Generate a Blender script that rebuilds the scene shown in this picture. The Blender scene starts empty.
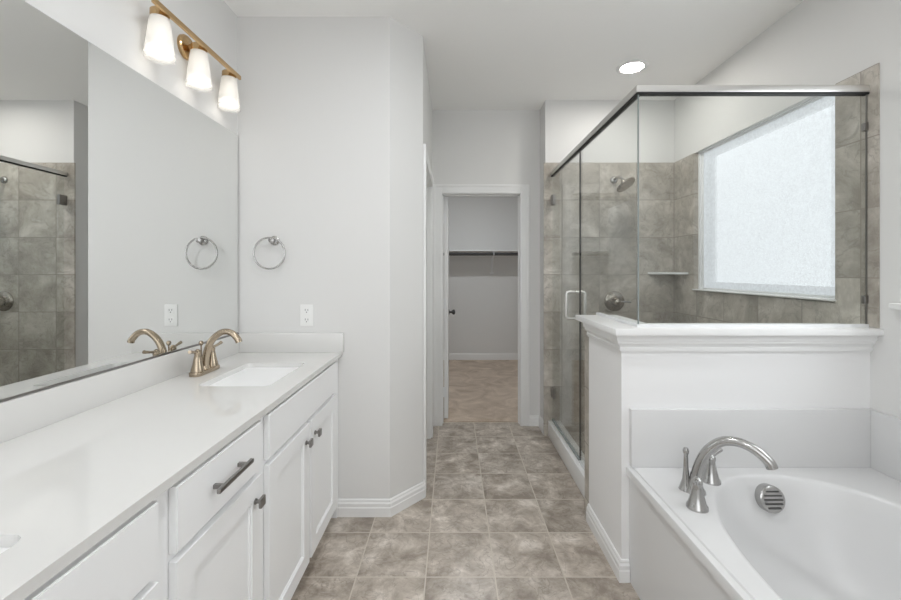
import bpy, bmesh, math, random
from mathutils import Vector, Matrix
C = bpy.context.scene.collection
S = bpy.context.scene
PI = math.pi

# ------------------------------------------------------------------ camera, world, exposure
EYE = 1.345
cam_d = bpy.data.cameras.new('camera'); cam = bpy.data.objects.new('camera', cam_d); C.objects.link(cam)
cam.location = (0, 0, EYE); cam.rotation_euler = (PI/2, 0, 0)
cam_d.sensor_width = 36; cam_d.lens = 36*408/901
cam_d.shift_x = -2.5/901; cam_d.shift_y = -29/901
cam_d.clip_start = 0.02
S.camera = cam
w = bpy.data.worlds.new('daylight'); S.world = w; w.use_nodes = True
w.node_tree.nodes['Background'].inputs[0].default_value = (.82, .9, 1, 1)
w.node_tree.nodes['Background'].inputs[1].default_value = 1.0
S.view_settings.view_transform = 'Standard'; S.view_settings.look = 'None'
S.view_settings.gamma = 1; S.view_settings.use_curve_mapping = False
S.view_settings.exposure = 0.25
S.cycles.max_bounces = 14; S.cycles.transparent_max_bounces = 24; S.cycles.diffuse_bounces = 8; S.cycles.glossy_bounces = 8
WIN_SHOWER, WIN_TUB, FILL_REAR, BULB, CAN, CAN_FILL, CAN_CLOSET = .45, 3.4, 2.0, 7.5, 105, 205, 215

# ------------------------------------------------------------------ materials
def newmat(name):
    m = bpy.data.materials.new(name); m.use_nodes = True
    return m, m.node_tree.nodes, m.node_tree.links, m.node_tree.nodes['Principled BSDF']
def plain(name, col, rough=.5, metal=0, bump=0, bscale=200, var=0, coat=0):
    m, N, L, p = newmat(name)
    p.inputs['Base Color'].default_value = (*col, 1); p.inputs['Roughness'].default_value = rough; p.inputs['Metallic'].default_value = metal
    if coat: p.inputs['Coat Weight'].default_value = coat; p.inputs['Coat Roughness'].default_value = .05
    tc = N.new('ShaderNodeTexCoord')
    if bump:
        n = N.new('ShaderNodeTexNoise'); n.inputs['Scale'].default_value = bscale; n.inputs['Detail'].default_value = 4
        L.new(tc.outputs['Object'], n.inputs['Vector'])
        b = N.new('ShaderNodeBump'); b.inputs['Strength'].default_value = bump; b.inputs['Distance'].default_value = .002
        L.new(n.outputs[0], b.inputs['Height']); L.new(b.outputs[0], p.inputs['Normal'])
    if var:
        n2 = N.new('ShaderNodeTexNoise'); n2.inputs['Scale'].default_value = 3; L.new(tc.outputs['Object'], n2.inputs['Vector'])
        mx = N.new('ShaderNodeMixRGB'); mx.inputs[1].default_value = (*[c*(1-var) for c in col], 1); mx.inputs[2].default_value = (*[min(1, c*(1+var)) for c in col], 1)
        L.new(n2.outputs[0], mx.inputs[0]); L.new(mx.outputs[0], p.inputs['Base Color'])
    return m
def tile_mat(name, axes, origin, size, dark, mid, light, grout, rough, nscale=5.0, gw=.0035):
    """stone-look square tile; axes = which two position axes run along the grid"""
    m, N, L, p = newmat(name)
    g = N.new('ShaderNodeNewGeometry'); s = N.new('ShaderNodeSeparateXYZ'); L.new(g.outputs['Position'], s.inputs[0])
    cb = N.new('ShaderNodeCombineXYZ')
    for k in (0, 1):
        a = N.new('ShaderNodeMath'); a.operation = 'SUBTRACT'; a.inputs[1].default_value = origin[k]
        L.new(s.outputs[axes[k]], a.inputs[0]); L.new(a.outputs[0], cb.inputs[k])
    br = N.new('ShaderNodeTexBrick'); br.offset = 0; br.squash = 1
    br.inputs['Scale'].default_value = 1; br.inputs['Mortar Size'].default_value = gw; br.inputs['Mortar Smooth'].default_value = .1
    br.inputs['Brick Width'].default_value = size; br.inputs['Row Height'].default_value = size; br.inputs['Bias'].default_value = 0
    br.inputs['Color1'].default_value = (0, 0, 0, 1); br.inputs['Color2'].default_value = (1, 1, 1, 1); br.inputs['Mortar'].default_value = (0, 0, 0, 1)
    L.new(cb.outputs[0], br.inputs['Vector'])
    off = N.new('ShaderNodeVectorMath'); off.operation = 'SCALE'; off.inputs['Scale'].default_value = 7.0
    L.new(br.outputs['Color'], off.inputs[0])
    ad = N.new('ShaderNodeVectorMath'); ad.operation = 'ADD'; L.new(g.outputs['Position'], ad.inputs[0]); L.new(off.outputs[0], ad.inputs[1])
    n1 = N.new('ShaderNodeTexNoise'); n1.inputs['Scale'].default_value = nscale; n1.inputs['Detail'].default_value = 9; n1.inputs['Roughness'].default_value = .70; n1.inputs['Distortion'].default_value = .35
    L.new(ad.outputs[0], n1.inputs['Vector'])
    cr = N.new('ShaderNodeValToRGB'); e = cr.color_ramp.elements
    e[0].position = .36; e[0].color = (*dark, 1); e[1].position = .67; e[1].color = (*light, 1)
    k = e.new(.52); k.color = (*mid, 1)
    L.new(n1.outputs[0], cr.inputs[0])
    # thin veins
    n3 = N.new('ShaderNodeTexNoise'); n3.inputs['Scale'].default_value = nscale*1.3; n3.inputs['Detail'].default_value = 6; n3.inputs['Distortion'].default_value = .9
    L.new(ad.outputs[0], n3.inputs['Vector'])
    ab = N.new('ShaderNodeMath'); ab.operation = 'SUBTRACT'; ab.inputs[1].default_value = .5; L.new(n3.outputs[0], ab.inputs[0])
    ab2 = N.new('ShaderNodeMath'); ab2.operation = 'ABSOLUTE'; L.new(ab.outputs[0], ab2.inputs[0])
    mr = N.new('ShaderNodeMapRange'); mr.inputs['From Min'].default_value = 0; mr.inputs['From Max'].default_value = .018; mr.inputs['To Min'].default_value = .45; mr.inputs['To Max'].default_value = 0
    L.new(ab2.outputs[0], mr.inputs[0])
    vx = N.new('ShaderNodeMixRGB'); L.new(mr.outputs[0], vx.inputs[0]); L.new(cr.outputs[0], vx.inputs[1]); vx.inputs[2].default_value = (*[c*.72 for c in dark], 1)
    # tone of each tile
    tn = N.new('ShaderNodeMapRange'); tn.inputs['To Min'].default_value = .9; tn.inputs['To Max'].default_value = 1.1; L.new(br.outputs['Color'], tn.inputs[0])
    tm = N.new('ShaderNodeVectorMath'); tm.operation = 'SCALE'; L.new(vx.outputs[0], tm.inputs[0]); L.new(tn.outputs[0], tm.inputs['Scale'])
    gm = N.new('ShaderNodeMixRGB'); L.new(br.outputs['Fac'], gm.inputs[0]); L.new(tm.outputs[0], gm.inputs[1]); gm.inputs[2].default_value = (*grout, 1)
    L.new(gm.outputs[0], p.inputs['Base Color'])
    rr = N.new('ShaderNodeMapRange'); rr.inputs['To Min'].default_value = rough; rr.inputs['To Max'].default_value = .8; L.new(br.outputs['Fac'], rr.inputs[0]); L.new(rr.outputs[0], p.inputs['Roughness'])
    iv = N.new('ShaderNodeMath'); iv.operation = 'SUBTRACT'; iv.inputs[0].default_value = 1; L.new(br.outputs['Fac'], iv.inputs[1])
    b = N.new('ShaderNodeBump'); b.inputs['Strength'].default_value = .35; b.inputs['Distance'].default_value = .0015; L.new(iv.outputs[0], b.inputs['Height']); L.new(b.outputs[0], p.inputs['Normal'])
    return m
def glass_mat(name, tint):
    m, N, L, p = newmat(name); N.remove(p)
    t = N.new('ShaderNodeBsdfTransparent'); t.inputs[0].default_value = (*tint, 1)
    gl = N.new('ShaderNodeBsdfGlossy'); gl.inputs['Roughness'].default_value = .01
    lw = N.new('ShaderNodeLayerWeight'); lw.inputs[0].default_value = .5
    pw = N.new('ShaderNodeMath'); pw.operation = 'POWER'; pw.inputs[1].default_value = 5; L.new(lw.outputs['Facing'], pw.inputs[0])
    f = N.new('ShaderNodeMath'); f.operation = 'MULTIPLY_ADD'; f.inputs[1].default_value = .95; f.inputs[2].default_value = .04; L.new(pw.outputs[0], f.inputs[0])
    mx = N.new('ShaderNodeMixShader'); L.new(f.outputs[0], mx.inputs[0]); L.new(t.outputs[0], mx.inputs[1]); L.new(gl.outputs[0], mx.inputs[2])
    L.new(mx.outputs[0], N['Material Output'].inputs[0])
    return m
def emit(name, col, st):
    m, N, L, p = newmat(name); N.remove(p)
    e = N.new('ShaderNodeEmission'); e.inputs[0].default_value = (*col, 1); e.inputs[1].default_value = st
    L.new(e.outputs[0], N['Material Output'].inputs[0]); return m
def frosted(name, col, st, speck):
    m, N, L, p = newmat(name)
    p.inputs['Base Color'].default_value = (.2, .21, .22, 1); p.inputs['Roughness'].default_value = .35
    tc = N.new('ShaderNodeTexCoord')
    v = N.new('ShaderNodeTexVoronoi'); v.inputs['Scale'].default_value = 85; L.new(tc.outputs['Object'], v.inputs['Vector'])
    n = N.new('ShaderNodeTexNoise'); n.inputs['Scale'].default_value = 60; n.inputs['Detail'].default_value = 3; L.new(tc.outputs['Object'], n.inputs['Vector'])
    ad = N.new('ShaderNodeMath'); ad.operation = 'ADD'; L.new(v.outputs['Distance'], ad.inputs[0]); L.new(n.outputs[0], ad.inputs[1])
    mr = N.new('ShaderNodeMapRange'); mr.inputs['From Min'].default_value = .5; mr.inputs['From Max'].default_value = 1.3; mr.inputs['To Min'].default_value = st*(1-speck); mr.inputs['To Max'].default_value = st*(1+speck)
    L.new(ad.outputs[0], mr.inputs[0])
    p.inputs['Emission Color'].default_value = (*col, 1); L.new(mr.outputs[0], p.inputs['Emission Strength'])
    b = N.new('ShaderNodeBump'); b.inputs['Strength'].default_value = .4; b.inputs['Distance'].default_value = .002; L.new(v.outputs['Distance'], b.inputs['Height']); L.new(b.outputs[0], p.inputs['Normal'])
    return m
def shade_mat():
    m, N, L, p = newmat('frosted_white_glass'); N.remove(p)
    tl = N.new('ShaderNodeBsdfTranslucent'); tl.inputs[0].default_value = (.80, .79, .77, 1)
    df = N.new('ShaderNodeBsdfDiffuse'); df.inputs[0].default_value = (.8, .8, .79, 1)
    tr = N.new('ShaderNodeBsdfTransparent'); tr.inputs[0].default_value = (1, 1, 1, 1)
    a = N.new('ShaderNodeMixShader'); a.inputs[0].default_value = .78; L.new(tl.outputs[0], a.inputs[1]); L.new(df.outputs[0], a.inputs[2])
    tc = N.new('ShaderNodeTexCoord'); sp = N.new('ShaderNodeSeparateXYZ'); L.new(tc.outputs['Object'], sp.inputs[0])
    mr = N.new('ShaderNodeMapRange'); mr.inputs['From Min'].default_value = -.04; mr.inputs['From Max'].default_value = .005   # etching fades to clear glass at the rim
    mr.inputs['To Min'].default_value = .85; mr.inputs['To Max'].default_value = .10; L.new(sp.outputs['Z'], mr.inputs[0])
    b = N.new('ShaderNodeMixShader'); L.new(mr.outputs[0], b.inputs[0]); L.new(a.outputs[0], b.inputs[1]); L.new(tr.outputs[0], b.inputs[2])
    L.new(b.outputs[0], N['Material Output'].inputs[0]); return m
def carpet_mat():
    m, N, L, p = newmat('beige_carpet'); p.inputs['Roughness'].default_value = 1
    tc = N.new('ShaderNodeTexCoord')
    n = N.new('ShaderNodeTexNoise'); n.inputs['Scale'].default_value = 4; n.inputs['Detail'].default_value = 3; n.inputs['Distortion'].default_value = 1.5; L.new(tc.outputs['Object'], n.inputs['Vector'])
    n2 = N.new('ShaderNodeTexNoise'); n2.inputs['Scale'].default_value = 160; L.new(tc.outputs['Object'], n2.inputs['Vector'])
    ad = N.new('ShaderNodeMath'); ad.operation = 'MULTIPLY_ADD'; ad.inputs[1].default_value = .5; L.new(n2.outputs[0], ad.inputs[0]); L.new(n.outputs[0], ad.inputs[2])
    cr = N.new('ShaderNodeValToRGB'); e = cr.color_ramp.elements
    e[0].position = .45; e[0].color = (.42, .33, .255, 1); e[1].position = 1.0; e[1].color = (.70, .59, .49, 1)
    L.new(ad.outputs[0], cr.inputs[0]); L.new(cr.outputs[0], p.inputs['Base Color'])
    b = N.new('ShaderNodeBump'); b.inputs['Strength'].default_value = .6; b.inputs['Distance'].default_value = .01; L.new(n2.outputs[0], b.inputs['Height']); L.new(b.outputs[0], p.inputs['Normal'])
    return m
M = {}
M['wall'] = plain('painted_wall', (.73, .727, .717), .65, bump=.08, bscale=120)
M['ceiling'] = plain('painted_ceiling', (.92, .915, .90), .8, bump=.12, bscale=150)
M['trim'] = plain('white_trim', (.82, .82, .815), .35)
M['lowwall'] = plain('white_wall_paint', (.84, .84, .84), .5)
M['cabinet'] = plain('white_cabinet_paint', (.88, .885, .89), .38)
M['counter'] = plain('white_quartz', (.70, .695, .68), .07, var=.012)
M['sink'] = plain('white_porcelain', (.73, .73, .725), .08)
M['acrylic'] = plain('white_acrylic', (.70, .70, .70), .28)
M['nickel'] = plain('brushed_nickel', (.47, .465, .455), .24, 1)
M['champagne'] = plain('champagne_nickel', (.44, .365, .275), .24, 1)
M['brass'] = plain('aged_brass', (.58, .40, .21), .24, 1)
M['bronze'] = plain('dark_brushed_nickel', (.40, .365, .32), .26, 1)
M['chrome'] = plain('polished_steel', (.80, .79, .77), .33, 1)
M['gun'] = plain('dark_nickel', (.30, .29, .28), .28, 1)
M['black'] = plain('black_seal', (.012, .012, .012), .5)
M['plastic'] = plain('white_plastic', (.85, .85, .84), .35)
M['slot'] = plain('dark_slot', (.06, .06, .06), .6)
M['mirror'] = plain('silvered_mirror', (.86, .87, .86), .0, 1)
M['mirror_edge'] = plain('mirror_edge', (.16, .17, .17), .25, .6)
M['glass'] = glass_mat('clear_glass', (.975, .988, .982))
M['glass_edge'] = plain('glass_edge', (.24, .27, .265), .15)
M['shade'] = shade_mat()
M['bulb'] = emit('lit_bulb', (1, .93, .84), BULB)
M['can'] = emit('lit_lens', (1, .97, .92), CAN)
M['can_fill'] = emit('lit_lens_fill', (.96, .98, 1), CAN_FILL)  # lens of the two unseen ceiling lights added for fill
M['can_closet'] = emit('lit_lens_closet', (.93, .97, 1), CAN_CLOSET)
M['pane'] = frosted('pebbled_glass', (.90, .95, 1), WIN_SHOWER, .15)
M['pane_fill'] = frosted('rear_fill_glow', (.95, .97, 1), FILL_REAR, .03)  # glow of the added rear window, even and soft
M['pane_tub'] = frosted('obscured_glass', (.93, .97, 1), WIN_TUB, .05)
M['vinyl'] = plain('white_vinyl', (.80, .81, .82), .4)
M['carpet'] = carpet_mat()
FD, FM, FL = (.27, .228, .188), (.45, .395, .338), (.69, .632, .57)
M['floor'] = tile_mat('floor_tile', (0, 1), (.185-30*.305, 1.793-30*.305), .305, FD, FM, FL, (.58, .53, .46), .30, 7, .003)
WD, WM, WL = (.31, .282, .242), (.46, .426, .376), (.64, .605, .552)
GR = (.33, .30, .265)
M['tile_back'] = tile_mat('shower_tile_back', (0, 2), (1.805-30*.305, 2.23-30*.305), .305, WD, WM, WL, GR, .28, 4.5, .003)
M['tile_side'] = tile_mat('shower_tile_side', (1, 2), (3.335-30*.305, 2.23-30*.305), .305, WD, WM, WL, GR, .28, 4.5, .003)
M['tile_pan'] = tile_mat('shower_floor_tile', (0, 1), (0, 0), .105, WD, WM, WL, GR, .35, 6, .003)

# ------------------------------------------------------------------ mesh helpers
class MB:
    def __init__(s): s.bm = bmesh.new()
    def box(s, x0, y0, z0, x1, y1, z1, bev=0):
        b = bmesh.new(); bmesh.ops.create_cube(b, size=1)
        for v in b.verts: v.co = Vector(((x0+x1)/2+v.co.x*(x1-x0), (y0+y1)/2+v.co.y*(y1-y0), (z0+z1)/2+v.co.z*(z1-z0)))
        if bev: bmesh.ops.bevel(b, geom=b.edges[:], offset=bev, segments=2, affect='EDGES', profile=.6)
        return s.merge(b)
    def merge(s, b):
        t = bpy.data.meshes.new('t'); b.to_mesh(t); b.free(); s.bm.from_mesh(t); bpy.data.meshes.remove(t); return s
    def prism(s, pts, z0, z1, f=None, bev=0):
        """pts in 2D extruded between z0 and z1; f maps (u, v, w) to space"""
        f = f or (lambda u, v, q: (u, v, q))
        b = bmesh.new()
        lo = [b.verts.new(f(u, v, z0)) for u, v in pts]; hi = [b.verts.new(f(u, v, z1)) for u, v in pts]
        b.faces.new(lo[::-1]); b.faces.new(hi); n = len(pts)
        for i in range(n): b.faces.new((lo[i], lo[(i+1) % n], hi[(i+1) % n], hi[i]))
        bmesh.ops.recalc_face_normals(b, faces=b.faces[:])
        if bev: bmesh.ops.bevel(b, geom=b.edges[:], offset=bev, segments=2, affect='EDGES', profile=.6)
        return s.merge(b)
    def lathe(s, prof, base=(0, 0, 0), axis=(0, 0, 1), seg=32, cap=True):
        """prof = [(r, h)] turned about axis through base"""
        q = Vector((0, 0, 1)).rotation_difference(Vector(axis).normalized()); base = Vector(base); b = bmesh.new(); rings = []
        for r, h in prof:
            rings.append([b.verts.new(base + q @ Vector((max(r, 1e-4)*math.cos(2*PI*i/seg), max(r, 1e-4)*math.sin(2*PI*i/seg), h))) for i in range(seg)])
        for a, c in zip(rings, rings[1:]):
            for i in range(seg): b.faces.new((a[i], a[(i+1) % seg], c[(i+1) % seg], c[i]))
        if cap: b.faces.new(rings[0][::-1]); b.faces.new(rings[-1])
        bmesh.ops.recalc_face_normals(b, faces=b.faces[:])
        return s.merge(b)
    def tube(s, pts, rad, seg=16, closed=False, sub=6, flat=1.0):
        """smooth tube through pts (Catmull-Rom) with radius per point"""
        P = [Vector(p) for p in pts]; n = len(P)
        R = rad if isinstance(rad, (list, tuple)) else [rad]*n
        Q, RR = [], []
        for i in range(n if closed else n-1):
            g = (lambda k: P[k % n]) if closed else (lambda k: P[min(max(k, 0), n-1)])
            p0, p1, p2, p3 = g(i-1), g(i), g(i+1), g(i+2)
            for j in range(sub):
                t = j/sub
                Q.append(.5*((2*p1)+(p2-p0)*t+(2*p0-5*p1+4*p2-p3)*t*t+(3*p1-p0-3*p2+p3)*t**3)); RR.append(R[i]*(1-t)+R[(i+1) % n]*t)
        if not closed: Q.append(P[-1]); RR.append(R[-1])
        m = len(Q); b = bmesh.new(); rings = []; up = None
        for i in range(m):
            d = (Q[(i+1) % m]-Q[i-1]) if closed else (Q[min(i+1, m-1)]-Q[max(i-1, 0)])
            d.normalize()
            if up is None: up = d.orthogonal().normalized()
            up = (up - d*up.dot(d)).normalized(); sd = d.cross(up)
            rings.append([b.verts.new(Q[i]+RR[i]*(math.cos(2*PI*k/seg)*up+flat*math.sin(2*PI*k/seg)*sd)) for k in range(seg)])
        for i in range(m if closed else m-1):
            a, c = rings[i], rings[(i+1) % m]
            for k in range(seg): b.faces.new((a[k], a[(k+1) % seg], c[(k+1) % seg], c[k]))
        if not closed: b.faces.new(rings[0][::-1]); b.faces.new(rings[-1])
        bmesh.ops.recalc_face_normals(b, faces=b.faces[:])
        return s.merge(b)
    def sphere(s, c, r, seg=16):
        b = bmesh.new(); bmesh.ops.create_uvsphere(b, u_segments=seg, v_segments=seg//2, radius=r); bmesh.ops.translate(b, verts=b.verts[:], vec=c); return s.merge(b)
    def rings(s, rs, close_last=True):
        b = bmesh.new(); V = [[b.verts.new(p) for p in r] for r in rs]; n = len(rs[0])
        for a, c in zip(V, V[1:]):
            for i in range(n): b.faces.new((a[i], a[(i+1) % n], c[(i+1) % n], c[i]))
        if close_last: b.faces.new(V[-1])
        bmesh.ops.recalc_face_normals(b, faces=b.faces[:]); return s.merge(b)
    def plate(s, outer, holes, z0, z1, f=None):
        """flat plate with holes in the (u, v) plane, from z0 to z1"""
        f = f or (lambda u, v, q: (u, v, q)); b = bmesh.new(); loops = []; ed = []
        for lp in [outer]+holes:
            vs = [b.verts.new((u, v, 0)) for u, v in lp]; loops.append(vs)
            for i in range(len(vs)): ed.append(b.edges.new((vs[i], vs[(i+1) % len(vs)])))
        bmesh.ops.triangle_fill(b, edges=ed, use_beauty=True, use_dissolve=False)
        top = {}; faces = b.faces[:]
        for v in b.verts[:]: top[v] = b.verts.new((v.co.x, v.co.y, 1))
        for fc in faces: b.faces.new([top[v] for v in fc.verts])
        for vs in loops:
            for i in range(len(vs)):
                j = (i+1) % len(vs); b.faces.new((vs[i], vs[j], top[vs[j]], top[vs[i]]))
        for v in b.verts: v.co = Vector(f(v.co.x, v.co.y, z0 if v.co.z < .5 else z1))
        bmesh.ops.recalc_face_normals(b, faces=b.faces[:]); return s.merge(b)
    def build(s, name, mat, parent=None, kind=None, smooth=None, **kw):
        me = bpy.data.meshes.new(name)
        if parent is None:
            xs = [v.co for v in s.bm.verts]; lo = [min(c[k] for c in xs) for k in range(3)]; hi = [max(c[k] for c in xs) for k in range(3)]
            org = Vector(((lo[0]+hi[0])/2, (lo[1]+hi[1])/2, lo[2]))
        else:
            org = Vector((0, 0, 0)); q = parent
            while q: org += q.location; q = q.parent
        bmesh.ops.translate(s.bm, verts=s.bm.verts[:], vec=-org)
        s.bm.to_mesh(me); s.bm.free()
        if smooth:
            for p in me.polygons: p.use_smooth = True
            me.set_sharp_from_angle(angle=math.radians(smooth))
        o = bpy.data.objects.new(name, me); C.objects.link(o)
        if isinstance(mat, (list, tuple)):
            for x in mat: me.materials.append(x)
        else: me.materials.append(mat)
        if parent is None: o.location = org
        else: o.parent = parent
        if kind: o['kind'] = kind
        for k, v in kw.items(): o[k] = v
        return o
def thing(name, label, cat, loc, group=None, kind=None):
    o = bpy.data.objects.new(name, None); C.objects.link(o); o.location = loc; o.empty_display_size = .05
    o['label'] = label; o['category'] = cat
    if group: o['group'] = group
    if kind: o['kind'] = kind
    return o
def structure(name, mb, mat, label=None, cat='wall', smooth=None):
    o = mb.build(name, mat, kind='structure', smooth=smooth)
    o['label'] = label; o['category'] = cat
    return o
def copy_tree(o, parent=None):
    c = o.copy(); C.objects.link(c); c.parent = parent
    for ch in [k for k in bpy.data.objects if k.parent == o]: copy_tree(ch, c)
    return c
def rrect(x0, y0, x1, y1, r, n=6):
    out = []
    for cx, cy, a0 in ((x1-r, y0+r, -PI/2), (x1-r, y1-r, 0), (x0+r, y1-r, PI/2), (x0+r, y0+r, PI)):
        for i in range(n+1):
            a = a0+i*PI/2/n; out.append((cx+r*math.cos(a), cy+r*math.sin(a)))
    return out
def rect(x0, y0, x1, y1): return [(x0, y0), (x1, y0), (x1, y1), (x0, y1)]
YZ = lambda u, v, q: (q, u, v)      # u = y, v = z, extruded in x
XZ = lambda u, v, q: (u, q, v)      # u = x, v = z, extruded in y
def sweep(path, prof, closed=False):
    """moulding: prof = [(offset to the left of travel, z)] swept along a plan polyline with mitres"""
    P = [Vector(p) for p in path]; mb = MB(); rs = []
    for i, p in enumerate(P):
        d0 = (P[i]-P[i-1]).normalized() if i else None; d1 = (P[i+1]-P[i]).normalized() if i < len(P)-1 else None
        n0 = Vector((-d0.y, d0.x)) if d0 else None; n1 = Vector((-d1.y, d1.x)) if d1 else None
        if n0 and n1: m = (n0+n1).normalized(); m = m/m.dot(n0)
        else: m = n0 or n1
        rs.append([(p.x+m.x*o, p.y+m.y*o, z) for o, z in prof])
    b = bmesh.new(); V = [[b.verts.new(q) for q in r] for r in rs]; n = len(prof)
    for a, c in zip(V, V[1:]):
        for i in range(n): b.faces.new((a[i], a[(i+1) % n], c[(i+1) % n], c[i]))
    b.faces.new(V[0]); b.faces.new(V[-1][::-1]); bmesh.ops.recalc_face_normals(b, faces=b.faces[:])
    return mb.merge(b)
BASE = [(0, 0), (.016, 0), (.016, .048), (.0135, .053), (.0135, .070), (.0085, .080), (.0085, .087), (.005, .092), (0, .092)]

# ------------------------------------------------------------------ main dimensions
XL, XR, YV, YB, YS, ZC = -1.187, 1.815, 2.245, 3.55, 3.345, 2.745   # mirror wall, window wall, vanity end wall, closet wall, shower wall, ceiling
XH, XP = -.179, .757                                                 # hall wall, shower partition side
YR = -1.7                                                            # wall behind the camera
YC = 6.15                                                            # closet end wall
ZT = 2.23                                                            # top of shower tile
# ------------------------------------------------------------------ shell
structure('floor', MB().box(XL-.12, YR-.12, -.1, XR+.14, 3.63, 0), M['floor'], 'square stone-look tile floor', 'floor')
structure('floor_closet', MB().box(-1.12, 3.63, -.1, XR+.14, YC+.12, .008), M['carpet'], 'beige cut-pile carpet in the closet beyond the doorway', 'carpet')
structure('ceiling', MB().box(XL-.12, YR-.12, ZC, XR+.14, YC+.12, ZC+.1), M['ceiling'], 'flat painted ceiling', 'ceiling')
structure('wall_mirror', MB().box(XL-.12, YR-.12, 0, XL, YV, ZC), M['wall'], 'pale grey wall behind the mirror and vanity light')
structure('wall_vanity', MB().prism([(XL-.12, YV), (-.347, YV), (XH, 2.43), (XH, 2.53), (-.293, 2.53), (-.293, 2.49), (-.40, 2.365), (XL-.12, 2.365)], 0, ZC), M['wall'], 'pale grey end wall with towel ring and angled corner')
structure('wall_hall', MB().box(-.293, 3.29, 0, XH, YB+.12, ZC).box(-.293, 2.53, 2.035, XH, 3.29, ZC), M['wall'], 'short hall wall around the side doorway')
structure('wall_closet', MB().plate([(XH, 0), (-.096, 0), (-.096, 2.02), (.59, 2.02), (.59, 0), (XR, 0), (XR, ZC), (XH, ZC)], [], YB, YB+.12, XZ), M['wall'], 'pale grey wall around the closet doorway')
structure('wall_shower', MB().box(XP, YS, 0, XR, YB, ZC), M['wall'], 'white wall at the closed end of the shower')
W1 = (1.93, 3.07, 1.198, 2.232); W2 = (.55, 1.62, 1.215, 2.23)
structure('wall_window', MB().plate(rect(YR-.12, 0, YC+.12, ZC), [rect(W1[0], W1[2], W1[1], W1[3]), rect(W2[0], W2[2], W2[1], W2[3])], XR, XR+.14, YZ), M['wall'], 'white wall holding the frosted shower window')
structure('wall_rear', MB().plate(rect(XL, 0, XR, ZC), [rect(-1.0, .75, .9, 2.35)], YR-.12, YR, XZ), M['wall'], 'wall behind the viewpoint')
structure('wall_closet_end', MB().box(-1.12, YC, 0, XR, YC+.12, ZC), M['wall'], 'grey end wall of the closet behind the rod')
structure('wall_closet_side', MB().box(-1.12, YB+.12, 0, -1.0, YC, ZC).box(-1.0, YB, 0, -.293, YB+.12, ZC), M['wall'], 'side wall of the closet')
# shower tiling
structure('wall_shower_tile', MB().prism([(.742, 0), (XR, 0), (XR, ZT), (.742, ZT)], YS-.012, YS, XZ).prism([(YS, 0), (3.50, 0), (3.50, .001), (YS, .001)], XP-.001, XP, YZ), M['tile_back'], 'grey stone-look tile behind the shower head')
structure('wall_window_tile', MB().prism([(1.735, 1.102), (W1[0], 1.102), (W1[0], ZT), (1.735, ZT)], XR-.006, XR, YZ)
          .prism([(1.905, 0), (YS-.012, 0), (YS-.012, 1.102), (1.905, 1.102)], XR-.006, XR, YZ)
          .prism([(W1[0], 1.102), (W1[1], 1.102), (W1[1], W1[2]), (W1[0], W1[2])], XR-.006, XR, YZ)
          .prism([(W1[1], 1.102), (YS-.012, 1.102), (YS-.012, ZT), (W1[1], ZT)], XR-.006, XR, YZ)
          .box(XR, W1[1]-.008, W1[2], XR+.03, W1[1], ZT).box(XR, W1[0], W1[2], XR+.03, W1[0]+.008, ZT).box(XR-.006, W1[0], W1[2]-.004, XR+.08, W1[1], W1[2]+.004),
          M['tile_side'], 'grey stone-look tile around the frosted shower window')
# low wall between shower and tub
HX, HY = .733, 1.775
structure('wall_low', MB().prism([(HX, HY), (XR, HY), (XR, HY+.12), (HX+.14, HY+.12), (HX+.14, 2.2), (HX, 2.2)], 0, 1.062), M['lowwall'], 'low white wall between tub and shower')
structure('wall_low_tile', MB().box(HX, 2.2, 0, HX+.152, 2.272, 1.062).box(HX+.14, HY+.132, 0, HX+.152, 2.2, 1.062).box(HX+.14, HY+.12, 0, XR-.006, HY+.132, 1.062), M['tile_side'], 'grey tile facing the shower side of the low wall')
CAP = [(.684, 1.716), (XR, 1.716), (XR, 1.925), (.915, 1.925), (.915, 2.285), (.684, 2.285)]
structure('trim_1', MB().prism(CAP, 1.072, 1.100, bev=.004), M['trim'], 'white ledge capping the low wall', 'ledge', 40)
CP = [(0, .993), (.007, .993), (.007, 1.000), (.013, 1.000), (.013, 1.012), (.010, 1.014), (.010, 1.018), (.014, 1.024), (.024, 1.034), (.024, 1.044), (.031, 1.046), (.031, 1.064), (.034, 1.064), (.034, 1.073), (0, 1.073)]
structure('trim_2', sweep([(XR, HY), (HX, HY), (HX, 2.2)][::-1], [(-o, z) for o, z in CP]), M['trim'], 'stepped white moulding under the low wall ledge', 'moulding')
structure('trim_3', MB().box(.775, 2.272, 0, .875, YS-.012, .125, .006), M['trim'], 'white curb under the glass shower door', 'curb', 40)
structure('floor_shower', MB().box(.865, HY+.132, 0, XR-.006, YS-.012, .03), M['tile_pan'], 'tiled floor of the shower', 'floor')
# baseboards
structure('baseboard_vanity', sweep([(XH, 2.452), (XH, 2.43), (-.347, YV), (-.640, YV)][::-1], [(-o, z) for o, z in BASE]), M['trim'], 'stepped white baseboard round the angled corner', 'baseboard')
structure('baseboard_low', sweep([(HX, 2.2), (HX, HY), (.764, HY)], [(-o, z) for o, z in BASE]), M['trim'], 'white baseboard along the low wall', 'baseboard')
structure('baseboard_closet', sweep([(-1.0, YC), (XR, YC)], [(-o, z*1.05+.008) for o, z in BASE]), M['trim'], 'white baseboard along the closet end wall', 'baseboard')
structure('baseboard_hall', sweep([(.662, YB), (XP, YB), (XP, YS)], [(o*-1, z) for o, z in BASE]), M['trim'], 'short white baseboard beside the closet doorway', 'baseboard')
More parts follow.
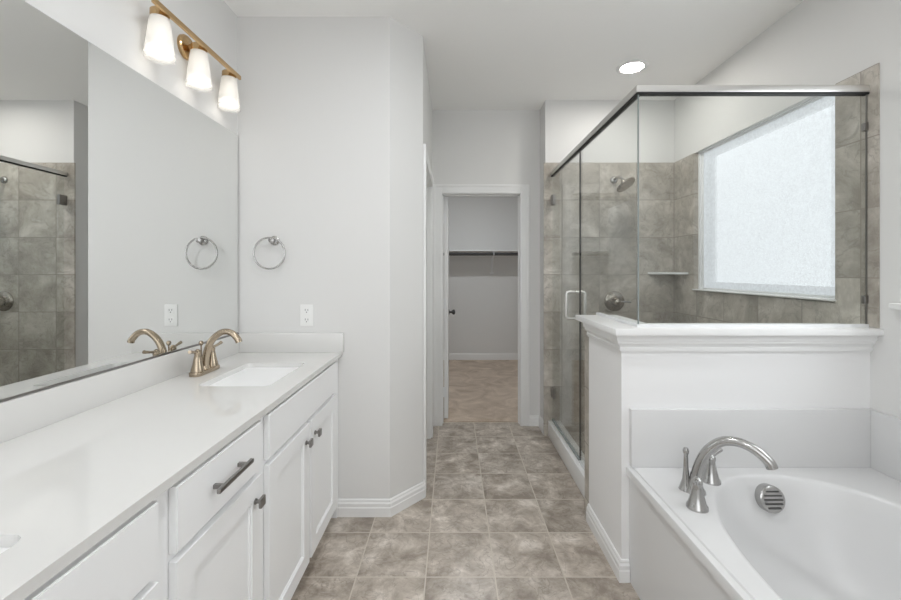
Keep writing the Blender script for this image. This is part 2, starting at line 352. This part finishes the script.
# door casings
def casing(x0, x1, ztop, name, label, f, y):
    mb = MB(); wd = .08
    def leg(a, b): # a inner, b outer (in the wall plane)
        s = 1 if b > a else -1
        mb.box(*f(min(a, b), y-.014, 0), *f(max(a, b), y, ztop+wd), .002)
        mb.box(*f(min(b, b-s*.022), y-.019, 0), *f(max(b, b-s*.022), y-.013, ztop+wd), .002)
        mb.box(*f(min(a+s*.006, a+s*.022), y-.017, 0), *f(max(a+s*.006, a+s*.022), y-.013, ztop+.022), .0015)
    leg(x0, x0-wd); leg(x1, x1+wd)
    mb.box(*f(x0, y-.014, ztop), *f(x1, y, ztop+wd), .002)
    mb.box(*f(x0-wd+.022, y-.019, ztop+wd-.022), *f(x1+wd-.022, y-.013, ztop+wd), .002)
    mb.box(*f(x0-.006, y-.017, ztop+.006), *f(x1+.006, y-.013, ztop+.022), .0015)
    return mb
mb = casing(-.094, .584, 2.016, '', '', lambda a, b, c: (a, b, c), YB)
mb.box(-.112, YB-.004, 0, -.092, YB+.125, 2.036).box(.584, YB-.004, 0, .600, YB+.125, 2.036).box(-.092, YB-.004, 2.016, .584, YB+.125, 2.036)
mb.box(-.092, YB+.05, 0, -.084, YB+.07, 2.016).box(.576, YB+.05, 0, .584, YB+.07, 2.016).box(-.092, YB+.05, 2.008, .584, YB+.07, 2.016)
structure('trim_4', mb, M['trim'], 'white casing and jamb round the closet doorway', 'casing', 40)
def mapx(a, b, c): return (XH+(YB-b), a, c)
mb = MB()
for a, b in ((2.452, 2.53), (3.29, 3.37)): mb.box(XH, a, 0, XH+.016, b, 2.11, .002)
mb.box(XH, 2.53, 2.03, XH+.016, 3.29, 2.11, .002)
mb.box(-.293, 2.53, 0, XH+.002, 2.548, 2.035).box(-.293, 3.272, 0, XH+.002, 3.29, 2.035).box(-.293, 2.548, 2.017, XH+.002, 3.272, 2.035)
structure('trim_5', mb, M['trim'], 'white casing and jamb round the side doorway in the short hall', 'casing', 40)
# side doorway slab, closed
d2 = thing('door_2', 'closed white door in the side doorway of the short hall', 'door', (-.27, 2.91, 0), kind='structure')
MB().box(-.29, 2.55, .01, -.255, 3.27, 2.015, .002).build('slab', M['trim'], d2)
# closet door, swung open into the closet
d1 = thing('door_1', 'white closet door standing open, seen along its edge', 'door', (-.068, 3.69, 0), kind='structure')
dm = MB().box(-.080, 3.69, .012, -.044, 4.36, 2.012, .002)
slab = dm.build('slab', M['trim'], d1)
for z in (.25, 1.05, 1.82):
    MB().lathe([(.008, 0), (.008, .09)], (-.094, 3.682, z-.045), seg=12).box(-.094, 3.684, z-.045, -.062, 3.690, z+.045).build('hinge', M['vinyl'], d1, smooth=40)
kn = MB().lathe([(.026, 0), (.026, .006), (.011, .008), (.011, .03), (.02, .036), (.027, .048), (.026, .058), (.015, .066), (.0, .068)], (-.044, 4.27, .915), (1, 0, 0), 20)
kn.build('door_knob', M['slot'], d1, smooth=40)
# ------------------------------------------------------------------ windows
w1 = thing('window_1', 'frosted pebbled-glass window in the shower wall', 'window', (XR+.1, (W1[0]+W1[1])/2, W1[2]), kind='structure')
fm = MB().plate(rect(W1[0], W1[2], W1[1], W1[3]), [rect(W1[0]+.02, W1[2]+.016, W1[1]-.03, W1[3]-.010)], XR+.026, XR+.075, YZ)
fm.plate(rect(W1[0]+.02, W1[2]+.016, W1[1]-.03, W1[3]-.010), [rect(W1[0]+.035, W1[2]+.026, W1[1]-.055, W1[3]-.018)], XR+.036, XR+.07, YZ)
fm.build('window_frame', M['vinyl'], w1)
MB().box(XR+.040, W1[0]+.03, W1[2]+.022, XR+.046, W1[1]-.05, W1[3]-.014).build('window_pane', M['pane'], w1)
MB().box(XR-.022, W1[0]-.004, W1[2]+.004, XR+.03, W1[1]-.008, W1[2]+.012, .003).build('window_sill', M['trim'], w1, smooth=40)
w2 = thing('window_2', 'window over the tub with a white sill', 'window', (XR+.1, (W2[0]+W2[1])/2, W2[2]), kind='structure')
MB().plate(rect(W2[0], W2[2], W2[1], W2[3]), [rect(W2[0]+.05, W2[2]+.05, W2[1]-.05, W2[3]-.05)], XR+.08, XR+.12, YZ).build('window_frame', M['vinyl'], w2)
MB().box(XR+.1, W2[0]+.045, W2[2]+.045, XR+.106, W2[1]-.045, W2[3]-.045).build('window_pane', M['pane_tub'], w2)
MB().box(XR-.045, W2[0]-.04, W2[2]-.025, XR+.08, W2[1]+.04, W2[2], .005).box(XR-.006, W2[0]-.02, W2[2]-.085, XR, W2[1]+.015, W2[2]-.025, .002).build('window_sill', M['trim'], w2, smooth=40)

w3 = thing('rear_fill_window', 'wide glowing window added behind the viewpoint as fill light', 'window', (-.05, YR-.06, .75), kind='structure')  # invented window, its glowing pane gives flat frontal fill
MB().plate(rect(-1.0, .75, .9, 2.35), [rect(-.95, .80, .85, 2.30)], YR-.1, YR-.05, XZ).build('window_frame', M['vinyl'], w3)
MB().box(-.955, YR-.08, .795, .855, YR-.074, 2.305).build('window_pane', M['pane_fill'], w3)

# ------------------------------------------------------------------ vanity
FX, DX, CX = -.632, -.612, -.610   # face frame, door faces, worktop edge
def shaker(y0, y1, z0, z1):
    st = .062
    mb = MB().plate(rect(y0, z0, y1, z1), [rect(y0+st, z0+st, y1-st, z1-st)], FX+.001, DX, YZ)
    mb.plate(rect(y0+st, z0+st, y1-st, z1-st), [rect(y0+st+.006, z0+st+.006, y1-st-.006, z1-st-.006)], FX+.001, DX-.005, YZ)
    mb.box(FX+.001, y0+st+.006, z0+st+.006, DX-.009, y1-st-.006, z1-st-.006)
    return mb
def slabfront(y0, y1, z0, z1):
    mb = MB(); b = bmesh.new(); bmesh.ops.create_cube(b, size=1)
    for v in b.verts: v.co = Vector((FX+.001 if v.co.x < 0 else DX, y0 if v.co.y < 0 else y1, z0 if v.co.z < 0 else z1))
    bmesh.ops.bevel(b, geom=[e for e in b.edges if all(v.co.x > FX+.01 for v in e.verts)], offset=.003, segments=2, affect='EDGES')
    return mb.merge(b)
def knob(y, z, parent):
    k = MB().lathe([(.009, 0), (.009, .004), (.006, .006), (.006, .018)], (DX, y, z), (1, 0, 0), 16).box(DX+.017, y-.015, z-.015, DX+.027, y+.015, z+.015, .003)
    return k.build('knob', M['gun'], parent, label='dark nickel square knob')
def carcass(y0, y1, foot=False):
    mb = MB().box(XL+.001, y0, .10, FX, y1, .878).box(XL+.001, y0, 0, FX-.065, y1, .10)
    if foot: mb.box(FX-.065, y1-.022, 0, FX, y1, .10)
    return mb
def sink_cabinet(y0, y1, f0, f1, label, group, foot, kno=True):
    t = thing('sink_cabinet', label, 'cabinet', ((XL+FX)/2, (y0+y1)/2, 0), group)
    carcass(y0, y1, foot).build('carcass', M['cabinet'], t)
    slabfront(f0, f1, .716, .866).build('drawer_front', M['cabinet'], t)
    c = (f0+f1)/2
    for a, b, ky in ((f0, c-.012, c-.055), (c+.012, f1, c+.055)):
        d = shaker(a, b, .105, .698).build('door', M['cabinet'], t); knob(ky, .630, d)
    return t
sink_cabinet(1.336, YV-.001, 1.36, 2.145, 'white double-door vanity cabinet under the visible sink, against the towel ring wall', 'vanity cabinets', True)
sink_cabinet(-.03, .877, .065, .850, 'white vanity cabinet nearest the viewpoint, cut off by the bottom of the picture', 'vanity cabinets', False)
t = thing('drawer_cabinet', 'white vanity cabinet with the single bar pull drawer over one door', 'cabinet', ((XL+FX)/2, 1.106, 0), 'vanity cabinets')
carcass(.877, 1.336).build('carcass', M['cabinet'], t)
dr = slabfront(.905, 1.308, .716, .866).build('drawer', M['cabinet'], t)
pl = MB().box(DX+.022, 1.018, .788, DX+.032, 1.190, .800, .002)
for y in (1.045, 1.163): pl.box(DX, y-.005, .789, DX+.024, y+.005, .799)
pl.build('pull', M['gun'], dr, label='dark nickel bar pull')
dd = shaker(.905, 1.308, .105, .698).build('door', M['cabinet'], t); knob(1.262, .632, dd)
# worktop with two sink cut-outs
SINK = (-.995, 1.575, -.712, 1.98); SH = -1.291
holes = [rrect(*SINK, .03), rrect(SINK[0], SINK[1]+SH, SINK[2], SINK[3]+SH, .03)]
MB().plate(rect(XL+.001, -.04, CX, YV-.001), holes, .878, .900).build('vanity_countertop', M['counter'], label='long glossy white countertop over the vanity cabinets', category='countertop')
MB().box(XL+.001, -.04, .900, XL+.021, YV-.001, 1.003, .002).build('backsplash', M['counter'], smooth=40, label='long white backsplash strip under the mirror', category='backsplash', group='vanity splash strips')
MB().box(XL+.021, YV-.021, .900, CX+.012, YV-.001, 1.006, .002).build('backsplash', M['counter'], smooth=40, label='short white splash strip under the wall outlet', category='backsplash', group='vanity splash strips')
def sink(dy, label):
    x0, y0, x1, y1 = SINK; y0 += dy; y1 += dy
    rs = []
    for ins, z in ((-.006, .8775), (-.006, .872), (.0, .84), (.006, .78), (.02, .745), (.05, .735), (.10, .732)):
        rs.append([(u, v, z) for u, v in rrect(x0+ins, y0+ins, x1-ins, y1-ins, .035)])
    t = thing('undermount_sink', label, 'sink', ((x0+x1)/2, (y0+y1)/2, .732), 'vanity sinks')
    MB().rings(rs).build('basin', M['sink'], t, smooth=50)
    MB().lathe([(.0, .0), (.030, .0), (.030, .003), (.022, .004), (.0, .006)], ((x0+x1)/2, (y0+y1)/2, .7325), seg=24).build('drain', M['champagne'], t, smooth=40)
sink(0, 'white rectangular undermount sink in front of the champagne faucet')
sink(SH, 'white rectangular undermount sink at the near end of the countertop')
# vanity faucet
FY, FXX = 1.790, -1.088
t = thing('vanity_faucet', 'champagne two-handle arched faucet on the white countertop', 'faucet', (FXX, FY, .9))
MB().prism(rrect(FXX-.026, FY-.085, FXX+.026, FY+.085, .022), .900, .918, bev=.004).build('base_plate', M['champagne'], t, smooth=40)
MB().lathe([(.022, 0), (.019, .006), (.015, .02)], (FXX, FY, .917)).tube([(FXX, FY, .918), (FXX+.004, FY, .97), (FXX+.026, FY, 1.035), (FXX+.070, FY, 1.075), (FXX+.113, FY, 1.075), (FXX+.143, FY, 1.047), (FXX+.150, FY, 1.032)], [.0165, .0155, .0145, .0135, .0130, .0135, .0140], 18).build('spout', M['champagne'], t, smooth=50)
MB().lathe([(.003, 0), (.003, .10), (.008, .104), (.010, .112), (.007, .12), (0, .122)], (FXX-.017, FY, .918), seg=14).build('lift_rod', M['champagne'], t, smooth=50)
for s in (-1, 1):
    y = FY+s*.052
    h = MB().lathe([(.026, 0), (.025, .012), (.019, .035), (.0145, .06), (.012, .072), (.0135, .076), (.0135, .084), (.009, .092), (0, .094)], (FXX, y, .915), seg=24).build('handle', M['champagne'], t, smooth=45)
    MB().tube([(FXX, y, 1.0), (FXX+.004, y+s*.03, 1.005), (FXX+.006, y+s*.062, 1.012)], [.0065, .0055, .0075], 12).sphere((FXX, y, 1.001), .0115).build('lever', M['champagne'], h, smooth=50)
# mirror
mt = thing('vanity_mirror', 'large frameless mirror above the vanity backsplash', 'mirror', (XL, 1.1, 1.004))
mo = MB().box(XL+.001, .06, 1.0105, XL+.011, YV-.014, 2.086).build('mirror_glass', [M['mirror'], M['mirror_edge']], mt)
MB().box(XL+.001, .06, 1.0045, XL+.0135, YV-.014, 1.0105).build('mirror_channel', M['gun'], mt, label='thin dark metal channel')
for p in mo.data.polygons: p.material_index = 0 if p.normal.x > .9 else 1
# vanity light
LX, LZ, LY = -1.124, 2.330, 1.806
t = thing('vanity_light', 'brass three-shade vanity light bar above the mirror', 'wall light', (XL, LY, 2.2))
MB().lathe([(.052, 0), (.052, .012), (.046, .018), (.022, .020), (.014, .024), (.013, .05)], (XL, LY, LZ+.004), (1, 0, 0), 32).build('backplate', M['brass'], t, smooth=40)
MB().box(LX+.030, 1.478, LZ-.010, LX+.042, 2.085, LZ+.010, .002).build('bar', M['brass'], t)
for y in (1.564, LY, 2.048):
    MB().lathe([(.028, .308), (.028, .313), (.032, .313), (.032, .340), (.026, .346), (.013, .348), (.013, .354), (0, .356)], (LX, y, 2.0), seg=28).build('socket_cup', M['brass'], t, smooth=40)
    ro = [(.027, .318), (.033, .312), (.036, .295), (.052, .158)]; ri = [(.049, .158), (.033, .295), (.030, .310), (.024, .316)]
    sh = MB().lathe(ro+ri, (LX, y, 2.0), seg=36, cap=False).build('lamp_shade', M['shade'], t, smooth=50, label='frosted white glass shade')
    MB().lathe([(.0, .182), (.013, .186), (.022, .198), (.025, .212), (.022, .228), (.014, .25), (.012, .285), (0, .286)], (LX, y, 2.0), seg=20).build('bulb', M['bulb'], sh, smooth=60)
# towel ring
t = thing('towel_ring', 'brushed nickel towel ring on the wall above the outlet', 'towel ring', (-.982, YV, 1.4))
MB().lathe([(.026, 0), (.026, .006), (.02, .011), (.011, .014), (.010, .036), (.0145, .04), (.0145, .05), (0, .054)], (-.980, YV, 1.512), (0, -1, 0), 24).build('mount', M['nickel'], t, smooth=40)
MB().tube([(-.993+.084*math.cos(a), YV-.040, 1.441+.084*math.sin(a)) for a in [i*2*PI/24 for i in range(24)]], .0048, 10, closed=True, sub=3).build('ring', M['nickel'], t, smooth=60)
# outlet
t = thing('wall_outlet', 'white duplex outlet plate below the towel ring', 'outlet', (-.803, YV, 1.04))
MB().box(-.839, YV-.006, 1.043, -.767, YV, 1.161, .003).build('cover_plate', M['plastic'], t, smooth=40)
for dz in (.026, -.026):
    z = 1.102+dz
    r = MB().prism(rrect(-.820, z-.017, -.786, z+.017, .010), YV-.008, YV-.005, XZ).build('receptacle', M['plastic'], t)
    MB().box(-.8115, YV-.0085, z-.002, -.8090, YV-.0078, z+.009).box(-.797, YV-.0085, z-.002, -.7945, YV-.0078, z+.008).lathe([(.003, 0), (.003, .0008)], (-.803, YV-.0078, z-.009), (0, -1, 0), 10).build('slots', M['slot'], r, label='dark outlet slots')

# ------------------------------------------------------------------ recessed ceiling lights
def downlight(x, y, label, m, hidden_extra=None):
    t = thing('recessed_light', label, 'ceiling light', (x, y, ZC-.02), 'recessed ceiling lights')
    MB().lathe([(.072, -.004), (.076, -.008), (.098, -.006), (.104, 0)], (x, y, ZC), seg=40, cap=False).build('trim_ring', M['trim'], t, smooth=60)
    MB().lathe([(0, -.003), (.074, -.003), (.074, -.001), (0, -.001)], (x, y, ZC), seg=40, cap=False).build('lens', m, t)
    return t
downlight(1.228, 2.80, 'round lit ceiling light above the shower', M['can'])
downlight(-.08, 1.05, 'round ceiling light added out of view over the walkway between vanity and tub', M['can_fill'])  # added lamp, brings top light to counter and floor
downlight(.05, -.65, 'round ceiling light added behind the viewpoint as fill', M['can_fill'])  # added lamp, brightens the room from behind the camera
t = downlight(.25, 4.7, 'round ceiling light inside the closet', M['can_closet'])

# ------------------------------------------------------------------ closet shelf and rod
t = thing('closet_shelf', 'white closet shelf with a dark hanging rod below it', 'shelf', (.4, YC, 1.58))
MB().box(-1.0, YC-.33, 1.628, XR, YC, 1.646, .002).build('shelf_board', M['trim'], t)
MB().box(-1.0, YC-.018, 1.56, XR, YC, 1.628, .002).build('cleat', M['trim'], t)
MB().lathe([(.021, -1.0), (.021, XR)], (0, YC-.29, 1.588), (1, 0, 0), 16).build('hanging_rod', M['slot'], t, smooth=40, label='dark closet rod')
bx = .585
MB().tube([(bx, YC-.012, 1.62), (bx, YC-.15, 1.62), (bx, YC-.32, 1.622)], .010, 8).tube([(bx, YC-.016, 1.34), (bx, YC-.05, 1.38), (bx, YC-.22, 1.575), (bx, YC-.30, 1.615)], .009, 8).box(bx-.012, YC-.008, 1.31, bx+.012, YC, 1.62).tube([(bx, YC-.325, 1.62), (bx, YC-.325, 1.575), (bx, YC-.29, 1.562), (bx, YC-.26, 1.575)], .007, 8).box(bx-.03, YC-.006, 1.30, bx+.03, YC, 1.325).build('bracket', M['vinyl'], t, smooth=40)

# ------------------------------------------------------------------ shower
# hardware
t = thing('showerhead', 'brushed nickel round shower head tilted on its wall arm', 'shower head', (1.32, YS-.012, 2.05))
ys = YS-.012
MB().lathe([(.030, 0), (.029, .005), (.018, .012), (.012, .014)], (1.315, ys, 2.088), (0, -1, 0), 24).tube([(1.315, ys, 2.088), (1.315, ys-.06, 2.094), (1.322, ys-.12, 2.078), (1.330, ys-.15, 2.052)], .0095, 12).build('arm', M['nickel'], t, smooth=50)
MB().lathe([(.010, -.045), (.016, -.032), (.016, -.018), (.028, -.012), (.072, -.002), (.078, .004), (.076, .012), (0, .013)], (1.338, ys-.165, 2.018), (.42, -.42, -.80), 36).build('spray_face', M['bronze'], t, smooth=40)
t = thing('shower_valve', 'round brushed nickel shower valve with a lever handle', 'shower valve', (1.314, ys, 1.03))
vx, vz = 1.318, 1.098
MB().lathe([(.082, 0), (.080, .006), (.070, .012), (.045, .014), (.042, .018)], (vx, ys, vz), (0, -1, 0), 40).build('escutcheon', M['bronze'], t, smooth=40)
h = MB().lathe([(.035, .012), (.033, .04), (.026, .055), (.024, .072), (.014, .082), (0, .084)], (vx, ys, vz), (0, -1, 0), 28).build('handle', M['bronze'], t, smooth=40)
MB().tube([(vx+.015, ys-.062, vz+.002), (vx+.06, ys-.066, vz), (vx+.105, ys-.07, vz-.004)], [.009, .007, .008], 12).build('lever', M['nickel'], h, smooth=50)
cs = [(XR-.006, ys), (XR-.006, ys-.20), (XR-.06, ys-.185), (XR-.17, ys-.06), (XR-.225, ys)]
MB().prism(cs[::-1], 1.318, 1.336, bev=.003).build('corner_shelf', M['sink'], smooth=40, label='small pale corner shelf in the back corner of the shower', category='shelf')
# enclosure
GX, GY, GZ = .812, 1.784, 2.122
t = thing('shower_enclosure', 'fixed clear glass shower panels under a metal header on the low wall', 'shower enclosure', (GX, GY, 1.1))
MB().prism([(1.905, 1.112), (2.29, 1.112), (2.29, .137), (2.60, .137), (2.60, GZ), (GY+.006, GZ), (GY+.006, 1.112)], GX-.005, GX+.005, YZ).build('side_panel', M['glass'], t)
MB().box(GX-.005, GY-.005, 1.112, XR-.008, GY+.005, GZ).build('front_panel', M['glass'], t)
MB().box(GX-.006, GY-.006, 1.112, GX-.001, GY-.001, GZ).build('corner_seam', M['glass_edge'], t)
MB().prism([(GX-.016, ys), (GX-.016, GY-.016), (XR-.006, GY-.016), (XR-.006, GY+.016), (GX+.016, GY+.016), (GX+.016, ys)], GZ, GZ+.030, bev=.003).build('header_rail', M['chrome'], t, smooth=40)
MB().prism([(GX-.012, ys), (GX-.012, GY-.012), (XR-.006, GY-.012), (XR-.006, GY+.012), (GX+.012, GY+.012), (GX+.012, ys)], GZ-.008, GZ).build('header_gasket', M['black'], t, label='black gasket under the metal header')
MB().prism([(GX-.010, 2.285), (GX-.010, GY-.010), (XR-.006, GY-.010), (XR-.006, GY+.010), (GX+.010, GY+.010), (GX+.010, 2.285)], 1.100, 1.113).build('bottom_channel', M['vinyl'], t)
MB().box(GX-.010, 2.275, .125, GX+.010, 2.60, .138).build('bottom_channel', M['vinyl'], t)
MB().box(XR-.010, GY-.003, 1.113, XR-.006, GY+.003, GZ-.008).build('wall_channel', M['gun'], t)
for z in (1.22, 1.975): MB().box(XR-.022, GY-.009, z-.018, XR-.006, GY+.009, z+.018, .002).build('clip', M['gun'], t)
MB().box(GX-.005, 2.60, .14, GX+.005, 2.606, GZ-.01).build('door_seal', M['slot'], t, label='dark vertical seal strip')
# door
t = thing('shower_door', 'hinged clear glass shower door with a metal loop handle', 'shower door', (GX, 2.97, .13))
MB().box(GX-.005, 2.612, .145, GX+.005, YS-.03, GZ-.012).build('glass_pane', M['glass'], t)
MB().box(GX-.007, 2.612, .128, GX+.007, YS-.03, .147).build('bottom_sweep', M['glass_edge'], t)
for z in (.36, 1.92):
    MB().box(GX-.012, YS-.075, z-.04, GX+.012, YS-.012, z+.04, .002).build('hinge', M['gun'], t, label='dark metal hinge')
for s in (-1, 1):
    x0 = GX+s*.005; x1 = GX+s*.062; y = 2.70; hz = 1.118; hh = .088
    MB().tube([(x0, y, hz+hh), (x1-s*.02, y, hz+hh), (x1-s*.005, y, hz+hh-.006), (x1, y, hz+hh-.025), (x1, y, hz), (x1, y, hz-hh+.025), (x1-s*.005, y, hz-hh+.006), (x1-s*.02, y, hz-hh), (x0, y, hz-hh)], .0095, 12).build('handle', M['chrome'], t, smooth=50)

# ------------------------------------------------------------------ tub
TX0, TX1, TY0, TY1, TZ = .752, XR-.001, .20, HY-.001, .500
t = thing('bathtub', 'white oval drop-in bathtub with a flat white apron', 'bathtub', (1.285, .95, 0))
NA = 128
angs = sorted(set([i*2*PI/NA for i in range(NA)]))
cx, cy = 1.285, .955
def rectring(x0, y0, x1, y1, z):
    out = []
    cor = [math.atan2(yy-cy, xx-cx) % (2*PI) for xx, yy in ((x1, y1), (x0, y1), (x0, y0), (x1, y0))]
    aa = angs[:]
    for c in cor:
        i = min(range(NA), key=lambda k: abs(aa[k]-c)); aa[i] = c
    for a in aa:
        c, s = math.cos(a), math.sin(a); k = 1e9
        if c > 1e-9: k = min(k, (x1-cx)/c)
        if c < -1e-9: k = min(k, (x0-cx)/c)
        if s > 1e-9: k = min(k, (y1-cy)/s)
        if s < -1e-9: k = min(k, (y0-cy)/s)
        out.append((cx+k*c, cy+k*s, z))
    return out
def oval(a, b, z, n=2.3, dy=0):
    out = []
    for th in angs:
        c, s = math.cos(th), math.sin(th)
        r = (abs(c/a)**n+abs(s/b)**n)**(-1/n)
        out.append((cx+r*c, cy+dy+r*s, z))
    return out
rs = [rectring(TX0+.012, TY0, TX1, TY1, .462), rectring(TX0, TY0, TX1, TY1, .462), rectring(TX0, TY0, TX1, TY1, .489), rectring(TX0+.002, TY0+.002, TX1, TY1, .4935), rectring(TX0+.006, TY0+.006, TX1, TY1, .495), rectring(TX0+.022, TY0+.022, TX1, TY1, .495), rectring(TX0+.026, TY0+.026, TX1, TY1, TZ),
      oval(.446, .748, TZ), oval(.440, .742, .4985), oval(.434, .736, .494), oval(.429, .730, .484), oval(.420, .716, .44), oval(.405, .69, .35), oval(.385, .655, .25), oval(.355, .61, .17), oval(.31, .55, .125), oval(.24, .46, .108), oval(.12, .25, .102), oval(.03, .06, .10)]
MB().rings(rs).build('tub_shell', M['acrylic'], t, smooth=35)
MB().box(.766, TY0, 0, .778, TY1, .462).build('apron', M['acrylic'], t)
ov = Vector((0, -.975, .22)).normalized(); oc = Vector((1.282, 1.655, .424))
oo = MB().lathe([(.052, -.02), (.052, .012), (.050, .020), (.044, .024), (0, .024)], oc, ov, 36).build('overflow_cover', M['nickel'], t, smooth=40, label='round nickel overflow cover with slots')
sl = MB(); q = Vector((0, 0, 1)).rotation_difference(ov)
side = Vector((1, 0, 0)); up = ov.cross(side)
if up.z < 0: up = -up
for k in range(5):
    hgt = (k-2)*.0155; hw = math.sqrt(.042**2-hgt**2)*.9
    b = bmesh.new(); bmesh.ops.create_cube(b, size=1)
    for v in b.verts: v.co = oc + ov*(.0245+v.co.z*.003) + side*(v.co.x*2*hw) + up*(hgt+v.co.y*.0055)
    sl.merge(b)
sl.build('slots', M['slot'], oo, label='dark horizontal slots')
MB().lathe([(0, 0), (.034, 0), (.034, .004), (.024, .006), (0, .009)], (cx, 1.35, .105), seg=24).build('drain', M['nickel'], t, smooth=40)
MB().box(.767, HY-.024, TZ, XR, HY, .749, .003).build('splash_panel', M['acrylic'], smooth=40, label='white splash panel behind the tub faucet, against the low wall', category='splash panel', group='tub splash panels')
MB().box(XR-.024, TY0, TZ, XR, HY-.024, .749, .003).build('splash_panel', M['acrylic'], smooth=40, label='white splash panel along the window wall beside the tub', category='splash panel', group='tub splash panels')
# tub faucet
t = thing('tub_faucet', 'brushed nickel arched tub faucet with separate handles on the tub deck', 'faucet', (.93, 1.56, TZ))
bx, by = .928, 1.562; dx, dy = .75, -.66
pt = lambda s, z: (bx+dx*s, by+dy*s, z)
MB().lathe([(.036, 0), (.034, .008), (.026, .022), (.020, .05), (.018, .07)], (bx, by, TZ), seg=28).tube([pt(0, .51), pt(.006, .58), pt(.035, .660), (*pt(.082, 0)[:2], .713), (*pt(.135, 0)[:2], .727), (*pt(.185, 0)[:2], .713), (*pt(.222, 0)[:2], .684), (*pt(.232, 0)[:2], .664)], [.0200, .0190, .0180, .0170, .0165, .0165, .0180, .0185], 20).build('spout', M['nickel'], t, smooth=50)
MB().lathe([(.026, 0), (.023, .008), (.013, .04), (.009, .085), (.0075, .135), (.010, .140), (.0115, .150), (.008, .16), (0, .162)], (bx-.026, by+.018, TZ), seg=14).build('diverter_rod', M['nickel'], t, smooth=50)
HP = [(.036, 0), (.035, .008), (.030, .016), (.0225, .045), (.0175, .07), (.0155, .082), (.018, .087), (.018, .097), (.011, .106), (0, .108)]
for hx, hy, lv in ((.872, 1.457, (-.55, -.83)), (1.036, 1.640, (.8, .5))):
    h = MB().lathe(HP, (hx, hy, TZ), seg=28).build('handle', M['nickel'], t, smooth=45)
    MB().sphere((hx, hy, TZ+.098), .0135).tube([(hx, hy, TZ+.098), (hx+lv[0]*.04, hy+lv[1]*.04, TZ+.102), (hx+lv[0]*.085, hy+lv[1]*.085, TZ+.108)], [.0075, .0065, .0085], 12).build('lever', M['nickel'], h, smooth=50)
